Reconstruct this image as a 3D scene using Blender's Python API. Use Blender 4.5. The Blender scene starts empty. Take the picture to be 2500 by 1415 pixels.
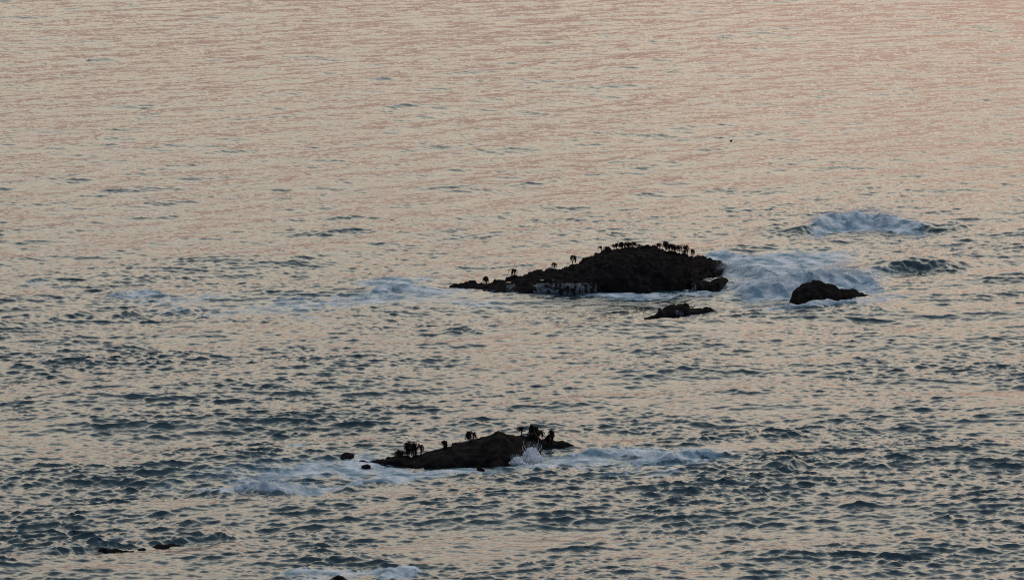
import bpy, bmesh, math, random, time
import numpy as np
from mathutils import Vector, noise as mnoise
from mathutils.bvhtree import BVHTree

SC = bpy.context.scene
COL = SC.collection
R = math.radians

# ------------------------------------------------------------------ camera
W0, H0 = 2500.0, 1415.0            # size of the photograph, used only to read places off it
FPX = 10238.0                      # focal length in those pixels
HC = 24.0                          # the camera stands 24 m above the water
TC = 0.1207                        # tangent-ish of the camera's dip
PITCH = math.atan(TC)
cam_d = bpy.data.cameras.new("camera"); cam = bpy.data.objects.new("camera", cam_d)
COL.objects.link(cam); SC.camera = cam
cam_d.sensor_width = 36.0; cam_d.lens = 36.0 * FPX / W0
cam_d.clip_start = 1.0; cam_d.clip_end = 60000.0
cam.location = (0, 0, HC); cam.rotation_euler = (math.pi / 2 - PITCH, 0, 0)

# ------------------------------------------------------------------ sky
SUN_EL, SUN_AZ = R(2.0), R(12.0)
world = bpy.data.worlds.new("World"); SC.world = world; world.use_nodes = True
nt = world.node_tree; N = nt.nodes; Lk = nt.links; N.clear()
def wn(t, **kw):
    n = N.new(t)
    for k, v in kw.items(): setattr(n, k, v)
    return n
out = wn("ShaderNodeOutputWorld")
sky = wn("ShaderNodeTexSky", sky_type='NISHITA'); sky.sun_disc = False
sky.sun_elevation = SUN_EL; sky.sun_rotation = SUN_AZ; sky.dust_density = 3.0
bg1 = wn("ShaderNodeBackground"); bg1.inputs[1].default_value = 0.007
Lk.new(sky.outputs[0], bg1.inputs[0])
tc = wn("ShaderNodeTexCoord"); sep = wn("ShaderNodeSeparateXYZ"); Lk.new(tc.outputs["Generated"], sep.inputs[0])
# dusk cloud veil: rose low down, cream above it, blue-grey overhead
mp = wn("ShaderNodeMapping"); mp.inputs["Scale"].default_value = (1.6, 1.6, 9.0); Lk.new(tc.outputs["Generated"], mp.inputs[0])
cn = wn("ShaderNodeTexNoise"); cn.inputs["Scale"].default_value = 2.6; cn.inputs["Detail"].default_value = 5; cn.inputs["Roughness"].default_value = 0.6
Lk.new(mp.outputs[0], cn.inputs[0])
ma = wn("ShaderNodeMath", operation='MULTIPLY_ADD'); ma.inputs[1].default_value = 0.26; ma.inputs[2].default_value = -0.13
Lk.new(cn.outputs[0], ma.inputs[0])
ad = wn("ShaderNodeMath", operation='ADD'); Lk.new(sep.outputs[2], ad.inputs[0]); Lk.new(ma.outputs[0], ad.inputs[1])
def ramp(stops):
    r = wn("ShaderNodeValToRGB"); cr = r.color_ramp
    while len(cr.elements) > 1: cr.elements.remove(cr.elements[-1])
    for i, (p, c) in enumerate(stops):
        e = cr.elements[0] if i == 0 else cr.elements.new(p)
        e.position = p; e.color = (*c, 1)
    return r
WEST = [(0.0, (0.39, 0.255, 0.250)), (0.132, (0.44, 0.285, 0.268)), (0.178, (0.89, 0.70, 0.575)), (0.226, (1.38, 1.17, 0.89)),
        (0.36, (1.80, 1.59, 1.29)), (0.52, (1.22, 1.22, 1.12)), (0.66, (0.74, 0.79, 0.81)), (0.80, (0.40, 0.47, 0.54)), (1.0, (0.26, 0.32, 0.42))]
EAST = [(0.0, (0.24, 0.25, 0.31)), (0.3, (0.24, 0.28, 0.37)), (1.0, (0.23, 0.29, 0.39))]
rw = ramp(WEST); re_ = ramp(EAST)
Lk.new(ad.outputs[0], rw.inputs[0]); Lk.new(ad.outputs[0], re_.inputs[0])
mr = wn("ShaderNodeMapRange"); mr.interpolation_type = 'SMOOTHSTEP'
mr.inputs[1].default_value = -0.5; mr.inputs[2].default_value = 0.75; Lk.new(sep.outputs[1], mr.inputs[0])
mx = wn("ShaderNodeMix", data_type='RGBA'); Lk.new(mr.outputs[0], mx.inputs[0])
Lk.new(re_.outputs[0], mx.inputs[6]); Lk.new(rw.outputs[0], mx.inputs[7])
gx = wn("ShaderNodeMapRange"); gx.interpolation_type = 'SMOOTHSTEP'; gx.inputs[1].default_value = -0.3; gx.inputs[2].default_value = 0.3
gx.inputs[3].default_value = 0.88; gx.inputs[4].default_value = 1.12; Lk.new(sep.outputs[0], gx.inputs[0])   # the glow is stronger towards the sun
mp2 = wn("ShaderNodeMapping"); mp2.inputs["Scale"].default_value = (2.2, 2.2, 11.0); Lk.new(tc.outputs["Generated"], mp2.inputs[0])
cn2 = wn("ShaderNodeTexNoise"); cn2.inputs["Scale"].default_value = 3.2; cn2.inputs["Detail"].default_value = 4; Lk.new(mp2.outputs[0], cn2.inputs[0])
cr2 = wn("ShaderNodeMapRange"); cr2.inputs[1].default_value = .35; cr2.inputs[2].default_value = .65; cr2.inputs[3].default_value = .70; cr2.inputs[4].default_value = 1.16; Lk.new(cn2.outputs[0], cr2.inputs[0])
gm = wn("ShaderNodeMath", operation='MULTIPLY'); Lk.new(gx.outputs[0], gm.inputs[0]); Lk.new(cr2.outputs[0], gm.inputs[1])   # broken cloud, lighter and darker
bg2 = wn("ShaderNodeBackground"); Lk.new(gm.outputs[0], bg2.inputs[1]); Lk.new(mx.outputs[2], bg2.inputs[0])
ash = wn("ShaderNodeAddShader"); Lk.new(bg1.outputs[0], ash.inputs[0]); Lk.new(bg2.outputs[0], ash.inputs[1]); Lk.new(ash.outputs[0], out.inputs[0])

# the sun is almost down behind the cloud: weak, wide and warm
sd = bpy.data.lights.new("sun", 'SUN'); sd.energy = 0.012; sd.angle = R(20); sd.color = (1.0, 0.78, 0.6)
so = bpy.data.objects.new("sun", sd); COL.objects.link(so)
sdir = Vector((math.sin(SUN_AZ) * math.cos(SUN_EL + R(6)), math.cos(SUN_AZ) * math.cos(SUN_EL + R(6)), math.sin(SUN_EL + R(6))))
so.rotation_euler = sdir.to_track_quat('Z', 'Y').to_euler(); so.location = sdir * 300

vs = SC.view_settings; SC.display_settings.display_device = 'sRGB'
vs.view_transform = 'Standard'; vs.look = 'None'; vs.exposure = 0.0; vs.gamma = 1.0
SC.cycles.use_denoising = False
SC.cycles.max_bounces = 6
SC.cycles.pixel_filter_type = 'BLACKMAN_HARRIS'; SC.cycles.filter_width = 1.1

# ------------------------------------------------------------------ places read off the photograph
def ray(u, v):
    d = Vector(((u - W0 / 2) / FPX, 1.0, (H0 / 2 - v) / FPX))
    c, s = math.cos(PITCH), math.sin(PITCH)
    return Vector((d.x, d.y * c + d.z * s, -d.y * s + d.z * c))
def G(u, v, z=0.0):                 # the point at height z seen at that place
    d = ray(u, v); t = (z - HC) / d.z
    return Vector((d.x * t, d.y * t, z))
def atY(u, v, Y):
    d = ray(u, v); t = Y / d.y
    return Vector((d.x * t, Y, HC + d.z * t))
def ppm(Y): return FPX / math.hypot(Y, HC)      # picture pixels per metre there
def lerp(pts, x):
    pts = sorted(pts); return np.interp(x, [p[0] for p in pts], [p[1] for p in pts])

# ------------------------------------------------------------------ helpers
def mesh_np(name, V, F, mat=None, smooth=True, parent=None, link=True):
    me = bpy.data.meshes.new(name); V = np.asarray(V, np.float32); F = np.asarray(F, np.int32)
    k = F.shape[1]
    me.vertices.add(len(V)); me.vertices.foreach_set("co", V.ravel())
    me.loops.add(F.size); me.loops.foreach_set("vertex_index", F.ravel())
    me.polygons.add(len(F)); me.polygons.foreach_set("loop_start", np.arange(0, F.size, k, dtype=np.int32))
    me.update(calc_edges=True)
    if smooth: me.polygons.foreach_set("use_smooth", np.ones(len(F), bool))
    if mat: me.materials.append(mat)
    o = bpy.data.objects.new(name, me)
    if link: COL.objects.link(o)
    if parent: o.parent = parent
    return o
def tag(o, label=None, cat=None, group=None, kind=None):
    if label: o["label"] = label
    if cat: o["category"] = cat
    if group: o["group"] = group
    if kind: o["kind"] = kind
    return o
def gridF(n, m):
    i = np.arange(n * m, dtype=np.int32).reshape(n, m)
    return np.stack([i[:-1, :-1], i[:-1, 1:], i[1:, 1:], i[1:, :-1]], -1).reshape(-1, 4)

# ------------------------------------------------------------------ wave fields
WD = math.atan2(-0.95, 0.31)        # the waves run towards the shore and a little to the right
class Tile:
    def __init__(s, seed, n, L, l0, l1, spread, ang=WD, power=4.0, chop=True):
        rng = np.random.default_rng(seed); s.n, s.L = n, L
        kx = np.fft.fftfreq(n, L / n) * 2 * np.pi; KX, KY = np.meshgrid(kx, kx, indexing='ij')
        K = np.hypot(KX, KY); K[0, 0] = 1
        k0, k1 = 2 * np.pi / l1, 2 * np.pi / l0
        S = K ** (-power / 2) * np.exp(-(k0 / K) ** 2 * 0.8) * np.exp(-(K / k1) ** 2); S[0, 0] = 0
        if spread:
            c = (KX * math.cos(ang) + KY * math.sin(ang)) / K
            S *= np.abs(c) ** spread
        ph = rng.normal(size=(n, n)) + 1j * rng.normal(size=(n, n))
        Hh = S * ph
        h = np.fft.ifft2(Hh).real; sc = 1 / h.std()
        s.f = [(h * sc).astype(np.float32)]
        if chop:
            s.f.append((np.fft.ifft2(1j * KX / K * Hh).real * sc).astype(np.float32))
            s.f.append((np.fft.ifft2(1j * KY / K * Hh).real * sc).astype(np.float32))
    def at(s, X, Y, rot=0.0, ox=0.0, oy=0.0):
        c, sn = math.cos(rot), math.sin(rot)
        x = ((X * c + Y * sn + ox) / s.L * s.n); y = ((-X * sn + Y * c + oy) / s.L * s.n)
        xi = np.floor(x).astype(np.int32); yi = np.floor(y).astype(np.int32)
        fx = (x - xi).astype(np.float32); fy = (y - yi).astype(np.float32)
        xi %= s.n; yi %= s.n; x2 = (xi + 1) % s.n; y2 = (yi + 1) % s.n; r = []
        for f in s.f:
            r.append((f[xi, yi] * (1 - fx) + f[x2, yi] * fx) * (1 - fy) + (f[xi, y2] * (1 - fx) + f[x2, y2] * fx) * fy)
        return r if len(r) > 1 else r[0]

T_swell = Tile(1, 512, 190.0, 5, 16, 6, power=4.5)
T_mid = Tile(6, 1024, 117.0, 1.4, 6.0, 4, power=4.2)
T_chop = Tile(2, 1024, 53.0, 0.18, 1.25, 1.6, power=3.7)
T_rip = Tile(3, 1024, 29.0, 0.13, 0.9, 1.6, power=3.6)
T_line = Tile(8, 1024, 83.0, 0.4, 2.0, 12, power=3.8)
T_noise = Tile(4, 512, 120.0, 1.0, 30, 0, power=3.2, chop=False)     # broad, patchy
T_lump = Tile(7, 512, 61.0, 0.5, 3.0, 0, power=3.2, chop=False)
T_fine = Tile(5, 1024, 41.0, 0.12, 2.5, 0, power=3.0, chop=False)    # curdled foam

def ss(a, b, x):
    t = np.clip((x - a) / (b - a), 0, 1); return t * t * (3 - 2 * t)

# soft patches: centre (u,v), half sizes in picture pixels, tilt in degrees; laid as ellipses on the water
def blob(X, Y, u, v, ru, rv, ang=0.0, p=1.0):
    a = R(ang); c = G(u, v); e1 = G(u + ru * math.cos(a), v - ru * math.sin(a)) - c
    e2 = G(u + rv * math.sin(a), v + rv * math.cos(a)) - c
    det = e1.x * e2.y - e1.y * e2.x
    dx, dy = X - c.x, Y - c.y
    q1 = (dx * e2.y - dy * e2.x) / det; q2 = (-dx * e1.y + dy * e1.x) / det
    r2 = q1 * q1 + q2 * q2
    return np.exp(-np.minimum(r2, 30) ** p * 0.9)

# lone waves: crest line points (u,v,height m), front width, back width, foam (front, back, strength)
CREST = [
 # far breaker, upper right
 dict(p=[(1800,590,0),(1850,580,.4),(1900,574,.6),(1950,573,.55),(1985,566,.62),(2030,556,.95),(2080,552,1.05),(2130,551,1.1),(2190,556,1.0),(2240,562,.75),(2300,566,.45),(2350,560,.35),(2400,556,0)], wf=1.5, wb=2.6, ff=2.6, fb=.5, fs=.75, u0=1960, u1=2290),
 dict(p=[(2240,566,0),(2290,559,.3),(2340,556,.35),(2380,555,0)], wf=.6, wb=2, ff=0, fb=0, fs=0),
 # teal swell right of the white water
 dict(p=[(2050,690,0),(2090,676,.3),(2130,662,.5),(2180,655,.6),(2240,652,.55),(2320,650,.45),(2420,650,.25),(2520,652,0)], wf=1.3, wb=2.4, ff=0, fb=0, fs=0, k=1.2),
 # bore between the rocks
 dict(p=[(1770,705,0),(1810,716,.35),(1850,715,.55),(1900,712,.8),(1960,706,.95),(2010,700,.95),(2060,696,.95),(2100,694,.85),(2130,698,.45),(2160,708,0)], wf=1.0, wb=2.4, ff=2.0, fb=1.4, fs=1.0),
 dict(p=[(1755,668,0),(1790,664,.45),(1840,668,.5),(1880,676,.3),(1920,684,0)], wf=.9, wb=1.6, ff=1.6, fb=1.4, fs=.8),
 dict(p=[(1700,640,0),(1740,632,.35),(1775,629,.45),(1800,634,.35),(1850,640,.2),(1900,640,0)], wf=1.0, wb=2, ff=2.0, fb=.6, fs=.7),
 # wavelet in front of the right rock
 dict(p=[(1880,757,0),(1930,757,.28),(1980,754,.34),(2040,748,.34),(2080,742,.25),(2110,738,0)], wf=.5, wb=.9, ff=.35, fb=1.2, fs=.85),
 # swell crests in the middle distance
 dict(p=[(670,573,0),(720,570,.25),(800,570,.35),(880,566,.4),(940,564,.35),(1010,572,0)], wf=.7, wb=2.2, ff=0, fb=0, fs=0),
 dict(p=[(0,358,.3),(40,354,.3),(110,349,0)], wf=1.2, wb=3, ff=0, fb=0, fs=0),
 dict(p=[(-60,800,.4),(0,797,.5),(30,797,.4),(70,800,0)], wf=.8, wb=1.6, ff=0, fb=0, fs=0),
 dict(p=[(110,785,0),(150,778,.3),(190,774,.42),(225,776,.3),(250,782,0)], wf=.7, wb=1.5, ff=0, fb=0, fs=0),
 dict(p=[(250,776,0),(290,770,.3),(325,764,.4),(350,768,0)], wf=.6, wb=1.5, ff=0, fb=0, fs=0),
 dict(p=[(235,736,0),(280,733,.28),(340,729,.3),(375,728,.25),(410,736,0)], wf=.7, wb=1.3, ff=1.0, fb=.8, fs=.45, k=.7),
 dict(p=[(380,762,0),(420,757,.25),(460,756,.25),(490,764,0)], wf=.7, wb=1.3, ff=.7, fb=.6, fs=.4, k=.7),
 dict(p=[(880,730,0),(920,722,.22),(980,716,.25),(1040,712,.2),(1080,712,0)], wf=.6, wb=1.3, ff=1.0, fb=1.0, fs=.55, k=.7),
 dict(p=[(1060,815,0),(1100,812,.25),(1140,810,.3),(1190,818,0)], wf=.6, wb=1.4, ff=0, fb=0, fs=0),
 # breaker left of the near rock
 dict(p=[(430,1208,0),(480,1206,.3),(520,1206,.34),(560,1204,.45),(600,1200,.6),(650,1199,.7),(700,1198,.6),(740,1192,.4),(790,1180,.2),(830,1172,0)], wf=.75, wb=1.3, ff=.6, fb=1.6, fs=1.0, k=.85),
 dict(p=[(760,1196,0),(820,1190,.2),(870,1178,.38),(920,1172,.45),(970,1172,.4),(1010,1174,.25),(1050,1180,0)], wf=1.0, wb=1.2, ff=.4, fb=1.4, fs=.85, k=.7),
 dict(p=[(420,1222,0),(500,1218,.16),(580,1213,.15),(650,1216,0)], wf=.5, wb=1.2, ff=0, fb=0, fs=0),
 # right of the near rock
 dict(p=[(1370,1108,0),(1420,1105,.15),(1480,1104,.2),(1550,1102,.28),(1590,1104,.2),(1620,1112,0)], wf=.5, wb=.9, ff=.6, fb=.5, fs=.85),
 dict(p=[(1480,1134,0),(1540,1130,.25),(1600,1128,.36),(1650,1128,.36),(1690,1122,.25),(1760,1118,.12),(1820,1112,0)], wf=.55, wb=.9, ff=.5, fb=.5, fs=.8),
 dict(p=[(1740,1168,0),(1800,1163,.25),(1850,1158,.38),(1900,1150,.42),(1940,1146,.4),(1975,1152,0)], wf=.7, wb=1.3, ff=0, fb=0, fs=0),
 dict(p=[(1800,1256,0),(1860,1254,.24),(1940,1250,.3),(2040,1246,.3),(2120,1242,.25),(2200,1240,0)], wf=.7, wb=1.3, ff=0, fb=0, fs=0),
 dict(p=[(1290,1100,0),(1340,1096,.1),(1400,1094,0)], wf=.5, wb=.6, ff=.3, fb=.3, fs=.4),
 # wave rearing over the drowned rock, lower left
 dict(p=[(40,1362,0),(120,1358,.22),(190,1350,.26),(215,1344,.22),(250,1340,.08),(300,1338,0)], wf=.6, wb=1.3, ff=0, fb=.25, fs=.4),
 dict(p=[(300,1342,0),(350,1336,.1),(420,1324,.2),(480,1320,.22),(550,1312,.2),(600,1308,0)], wf=.5, wb=1.6, ff=-.1, fb=.3, fs=.4),
 dict(p=[(60,1340,0),(150,1336,.2),(250,1330,.26),(350,1326,.26),(440,1318,.24),(540,1308,.2),(640,1302,0)], wf=.45, wb=1.5, ff=0, fb=.2, fs=.3, k=.9),
 dict(p=[(330,1290,0),(420,1276,.2),(480,1270,.26),(530,1270,.22),(600,1266,0)], wf=.5, wb=1.6, ff=0, fb=0, fs=0),
 dict(p=[(500,1346,0),(540,1334,.2),(580,1332,.2),(620,1340,0)], wf=1.3, wb=.7, ff=0, fb=0, fs=0),
 # along the bottom edge
 dict(p=[(640,1420,0),(700,1412,.25),(780,1412,.32),(860,1412,.3),(900,1408,.25),(960,1404,.35),(1010,1402,.4),(1050,1408,0)], wf=.6, wb=1.0, ff=.2, fb=.9, fs=.7),
 dict(p=[(520,1395,0),(640,1386,.2),(760,1380,.2),(900,1374,.25),(1040,1372,.25),(1150,1380,0)], wf=.5, wb=1.2, ff=0, fb=0, fs=0),
 dict(p=[(1650,1362,0),(1750,1352,.3),(1850,1350,.34),(1950,1356,.2),(2020,1362,0)], wf=.7, wb=1.4, ff=0, fb=0, fs=0),
 dict(p=[(2200,1330,0),(2300,1320,.26),(2400,1318,.3),(2520,1322,0)], wf=.6, wb=1.4, ff=0, fb=0, fs=0),
]
# flat foam: (u,v,ru,rv,tilt,strength)
FOAM = [(700,742,420,13,3,.27),(430,738,320,9,1,.22),(1000,730,280,13,2,.30),(230,712,230,8,0,.17),(1640,1136,230,16,3,.30),(620,1150,260,22,3,.26),(690,1156,70,10,4,.62),(560,1188,60,7,4,.40),(1700,1100,120,7,0,.26),
 (2120,545,130,22,-4,.42),(2010,552,50,16,10,.3),
 (1930,640,160,34,3,.62),(1800,650,80,30,-10,.5),(2030,622,80,16,8,.4),(1960,690,190,30,5,.72),(2100,700,70,20,-15,.45),(2130,735,90,10,6,.3),
 (1540,722,130,7,0,.7),(1700,716,60,6,0,.5),(1640,779,70,6,5,.5),(1960,752,110,9,5,.45),(2010,738,90,6,6,.5),
 (960,700,110,15,4,.5),(1060,722,140,14,2,.42),(900,733,200,12,4,.40),(1150,738,120,10,0,.36),(650,750,170,12,3,.36),(480,735,120,12,4,.34),(330,730,90,9,3,.42),
 (740,768,70,12,-12,.34),(540,760,80,10,6,.32),(1030,690,60,9,5,.42),(200,705,60,7,4,.2),(760,700,80,8,3,.25),
 (760,1148,130,18,6,.5),(880,1138,70,20,10,.62),(650,1170,110,18,0,.42),(760,1192,110,12,8,.48),(960,1150,70,14,-8,.58),(1050,1152,60,8,0,.4),
 (1130,1146,80,7,2,.45),(1300,1132,90,14,2,.66),(1250,1128,30,10,0,.5),(1420,1120,140,20,2,.56),(1560,1104,80,10,-2,.5),(1560,1128,110,14,2,.5),(1620,1120,80,10,0,.45),(1510,1158,90,9,8,.32),(1620,1160,50,9,10,.35),(1440,1140,90,10,0,.35),
 (300,1318,130,10,4,.26),(240,1332,40,8,0,.3),(1180,1150,70,6,0,.3),(800,1408,130,10,6,.28),(980,1400,70,14,10,.5),(420,1180,60,10,0,.22),(80,690,60,9,0,.15),(720,1105,50,7,0,.2),(1130,1060,60,7,2,.24),
]
# calmer water: (u,v,ru,rv,tilt,depth)
CALM = [(2210,645,150,12,0,.65),(620,1186,70,9,3,.6),(1900,575,70,8,8,.4),(1385,1088,45,8,3,.7),(1045,712,60,6,3,.6),(315,1348,130,9,5,.8),(480,1225,220,14,6,.75),(480,1342,150,18,8,.8),(560,1250,120,12,5,.6),(150,1400,220,18,4,.4),(940,1190,90,14,-5,.9),(1800,1090,160,14,6,.75),(1950,1085,180,12,2,.5),
        (1330,1310,260,22,10,.65),(1380,735,220,10,0,.5),(1840,745,90,10,4,.75),(1600,800,500,10,2,.3),(1050,730,160,10,3,.6),(1150,870,200,20,0,.2),(760,800,120,12,-4,.3),
        (1040,1100,90,10,5,.6),(800,1085,110,12,5,.5),(1500,1070,160,10,3,.4),(450,1220,200,10,5,.5),(1000,1330,160,14,6,.4),(660,1230,120,10,2,.5)]

def sea(X, Y):
    """displacement and masks for points of the sheet"""
    X = X.astype(np.float32); Y = Y.astype(np.float32)
    # roughness: the shoal water inside the rocks is choppier than the open sea
    d1, d2 = 176.0, 256.0
    edge = Y - X * 0.65
    rough = 1 - ss(d1, d2, edge)
    n = T_noise.at(X, Y * 0.6)
    rough = np.clip(rough + 0.10 * n, 0, 1.2)
    calm = np.zeros_like(X)
    for u, v, ru, rv, a, s in CALM: calm = np.maximum(calm, s * blob(X, Y, u, v, ru, rv, a, 1.3))
    # heavier chop close in and on the left, finer in the lee of the rocks
    near = 1 - ss(132, 158, Y + X * .25); leftm = ss(-6, -20, X) * (1 - ss(196, 225, Y)) * ss(158, 172, Y)
    zone = np.maximum(np.maximum(.74 + .30 * near, .74 + .34 * leftm), 1 - ss(150, 172, Y) * .26 * (1 - ss(205, 230, Y)))
    amp = (1 - calm) * zone
    n2 = T_noise.at(X, Y, 0.7, 33, 51)
    patch = np.clip(1.0 + 0.38 * n2, 0.3, 2.1)
    wr = np.sqrt(rough.clip(0, 1)); wf_ = np.sqrt(1 - rough.clip(0, 1))
    def two(T, rot):                 # offshore the swell still runs more slantwise than inshore
        a, b = T.at(X, Y), T.at(X, Y, rot, 17, 5); c_, s_ = math.cos(rot), math.sin(rot)
        return a[0] * wr + b[0] * wf_, a[1] * wr + (b[1] * c_ - b[2] * s_) * wf_, a[2] * wr + (b[1] * s_ + b[2] * c_) * wf_
    s0, sx, sy = two(T_swell, .55)
    c0, cx, cy = two(T_chop, .5)
    r0, rx, ry = T_rip.at(X, Y)
    a_s = 0.05 + 0.085 * rough
    a_c = (0.0085 + 0.0060 * rough * patch) * amp
    a_m = (0.056 - 0.018 * rough) * (1 - .6 * calm)
    m0, mx_, my = two(T_mid, .5)
    a_r = (0.0085 + 0.0105 * rough * patch) * amp
    fade = 1 - 0.9 * ss(600, 1500, np.hypot(X, Y))
    a_c *= fade; a_r *= fade; a_m *= fade
    Z = a_s * s0 + a_c * c0 + a_r * r0 + a_m * m0
    DX = 0.9 * (a_s * sx + a_m * mx_) + 1.25 * a_c * cx + 1.0 * a_r * rx
    DY = 0.9 * (a_s * sy + a_m * my) + 1.25 * a_c * cy + 1.0 * a_r * ry
    foam = np.zeros_like(X); thick = np.zeros_like(X)
    a_l = (0.007 + 0.010 * rough * np.clip(1 + .5 * n2, .2, 2)) * amp * fade
    l0, lx, ly = T_line.at(X, Y, -.12, 3, 8)
    Z += a_l * l0; DX += 1.1 * a_l * lx; DY += 1.1 * a_l * ly
    wob = 0.28 * T_noise.at(X, Y, 1.1, 7, 3) + 0.10 * T_fine.at(X, Y, 0.4)
    n3 = T_lump.at(X, Y, 0.2, 5, 9)
    for c in CREST:
        P = [G(a, b) for a, b, h in c['p']]
        xs = [p.x for p in P]; ys = [p.y for p in P]; hs = [q[2] for q in c['p']]
        m = (X > xs[0]) & (X < xs[-1]) & (Y > min(ys) - 8) & (Y < max(ys) + 12)
        if not m.any(): continue
        x = X[m]; y = Y[m]
        h = np.interp(x, xs, hs) * c.get('k', 1 if c['fs'] else .6); yc = np.interp(x, xs, ys)
        t = (y - yc) * 0.95 + wob[m]
        h = h * np.clip(1 + .10 * n3[m] + .14 * n2[m], .5, 1.5) * .68
        w = np.where(t < 0, c['wf'], c['wb'])
        pr = np.exp(-(t / w) ** 2 * 1.2)
        Z[m] += h * pr * (1 + 0.12 * n2[m]); DY[m] -= 0.35 * h * pr * pr
        if c['fs']:
            hh = h / max(hs)
            f = c['fs'] * ss(-c['ff'] - .5, -c['ff'] + .5, t) * (1 - ss(c['fb'] - .4, c['fb'] + .9, t)) * ss(0.05, .55, hh)
            if 'u0' in c:
                a0 = G(c['u0'], 550).x; a1 = G(c['u1'], 550).x; f *= ss(a0 - 1.2, a0 + 1, x) * (1 - ss(a1 - 2, a1 + 1, x))
            foam[m] = np.maximum(foam[m], f); thick[m] = np.maximum(thick[m], f * hh)
    for u, v, ru, rv, a, s in FOAM:
        foam = np.maximum(foam, (s + .10) * blob(X, Y, u, v, ru, rv, a, 1.2))
    q = T_fine.at(X, Y)
    foam = foam + (foam > 0.02) * 0.06 * n
    # curdled relief where the foam is thick
    Z += np.clip(foam, 0, 1) ** 2 * (0.016 * q + 0.022 * n3) + np.clip(thick, 0, 1) * (0.035 * np.abs(T_fine.at(X, Y, 0.9, 11, 5)) + 0.03 * n3)
    return X + DX, Y + DY, Z, foam.astype(np.float32)

# ------------------------------------------------------------------ materials
def mat(name):
    m = bpy.data.materials.new(name); m.use_nodes = True
    return m, m.node_tree.nodes, m.node_tree.links
def water_mat():
    m, n, l = mat("sea_water")
    p = n["Principled BSDF"]
    p.inputs["Base Color"].default_value = (0.020, 0.052, 0.064, 1)
    p.inputs["Roughness"].default_value = 0.03; p.inputs["IOR"].default_value = 1.39
    tcn = n.new("ShaderNodeTexCoord")
    def noise(scale, detail, rough=.6, sc=(1, 1, 1), rot=0):
        mpn = n.new("ShaderNodeMapping"); mpn.inputs["Scale"].default_value = sc; mpn.inputs["Rotation"].default_value = (0, 0, rot)
        l.new(tcn.outputs["Object"], mpn.inputs[0])
        t = n.new("ShaderNodeTexNoise"); t.inputs["Scale"].default_value = scale; t.inputs["Detail"].default_value = detail
        t.inputs["Roughness"].default_value = rough; l.new(mpn.outputs[0], t.inputs[0]); return t
    b1n = noise(5.0, 3, .6, (0.55, 1, 1), 0.3)
    b1 = n.new("ShaderNodeBump"); b1.inputs["Distance"].default_value = 0.019; b1.inputs["Strength"].default_value = 1.0
    l.new(b1n.outputs[0], b1.inputs["Height"]); l.new(b1.outputs[0], p.inputs["Normal"])
    # foam
    at = n.new("ShaderNodeAttribute"); at.attribute_name = "foam"
    f1 = noise(2.9, 8, .70, (0.7, 1, 1), 0.3)
    mm = n.new("ShaderNodeMath"); mm.operation = 'MULTIPLY_ADD'; mm.inputs[1].default_value = 2.4; mm.inputs[2].default_value = -1.62
    l.new(f1.outputs[0], mm.inputs[0])
    m3 = n.new("ShaderNodeMath"); m3.operation = 'MULTIPLY_ADD'; m3.inputs[1].default_value = 1.6
    l.new(at.outputs["Fac"], m3.inputs[0]); l.new(mm.outputs[0], m3.inputs[2])
    mrg = n.new("ShaderNodeMapRange"); mrg.interpolation_type = 'SMOOTHSTEP'
    mrg.inputs[1].default_value = 0.05; mrg.inputs[2].default_value = 0.50; l.new(m3.outputs[0], mrg.inputs[0])
    # milky aerated water under and round the foam
    mk = n.new("ShaderNodeMapRange"); mk.inputs[1].default_value = 0.15; mk.inputs[2].default_value = 0.8; l.new(at.outputs["Fac"], mk.inputs[0])
    mc = n.new("ShaderNodeMix"); mc.data_type = 'RGBA'; l.new(mk.outputs[0], mc.inputs[0])
    mc.inputs[6].default_value = (0.020, 0.052, 0.064, 1); mc.inputs[7].default_value = (0.10, 0.21, 0.26, 1)
    l.new(mc.outputs[2], p.inputs["Base Color"])
    d = n.new("ShaderNodeBsdfPrincipled"); d.inputs["Base Color"].default_value = (0.66, 0.73, 0.80, 1)
    d.inputs["Roughness"].default_value = 0.7; d.inputs["Specular IOR Level"].default_value = 0.25
    f2 = noise(1.3, 5, .6, (0.8, 1, 1), 1.0); f3 = n.new("ShaderNodeMapRange"); f3.inputs[1].default_value = .40; f3.inputs[2].default_value = .62
    l.new(f2.outputs[0], f3.inputs[0]); fc = n.new("ShaderNodeMix"); fc.data_type = 'RGBA'; l.new(f3.outputs[0], fc.inputs[0])
    fc.inputs[6].default_value = (0.22, 0.35, 0.43, 1); fc.inputs[7].default_value = (0.92, 0.93, 0.95, 1); l.new(fc.outputs[2], d.inputs["Base Color"])
    b2 = n.new("ShaderNodeBump"); b2.inputs["Distance"].default_value = 0.10; l.new(f1.outputs[0], b2.inputs["Height"]); l.new(b2.outputs[0], d.inputs["Normal"])
    mxs = n.new("ShaderNodeMixShader"); l.new(mrg.outputs[0], mxs.inputs[0]); l.new(p.outputs[0], mxs.inputs[1]); l.new(d.outputs[0], mxs.inputs[2])
    l.new(mxs.outputs[0], n["Material Output"].inputs[0])
    return m
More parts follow.
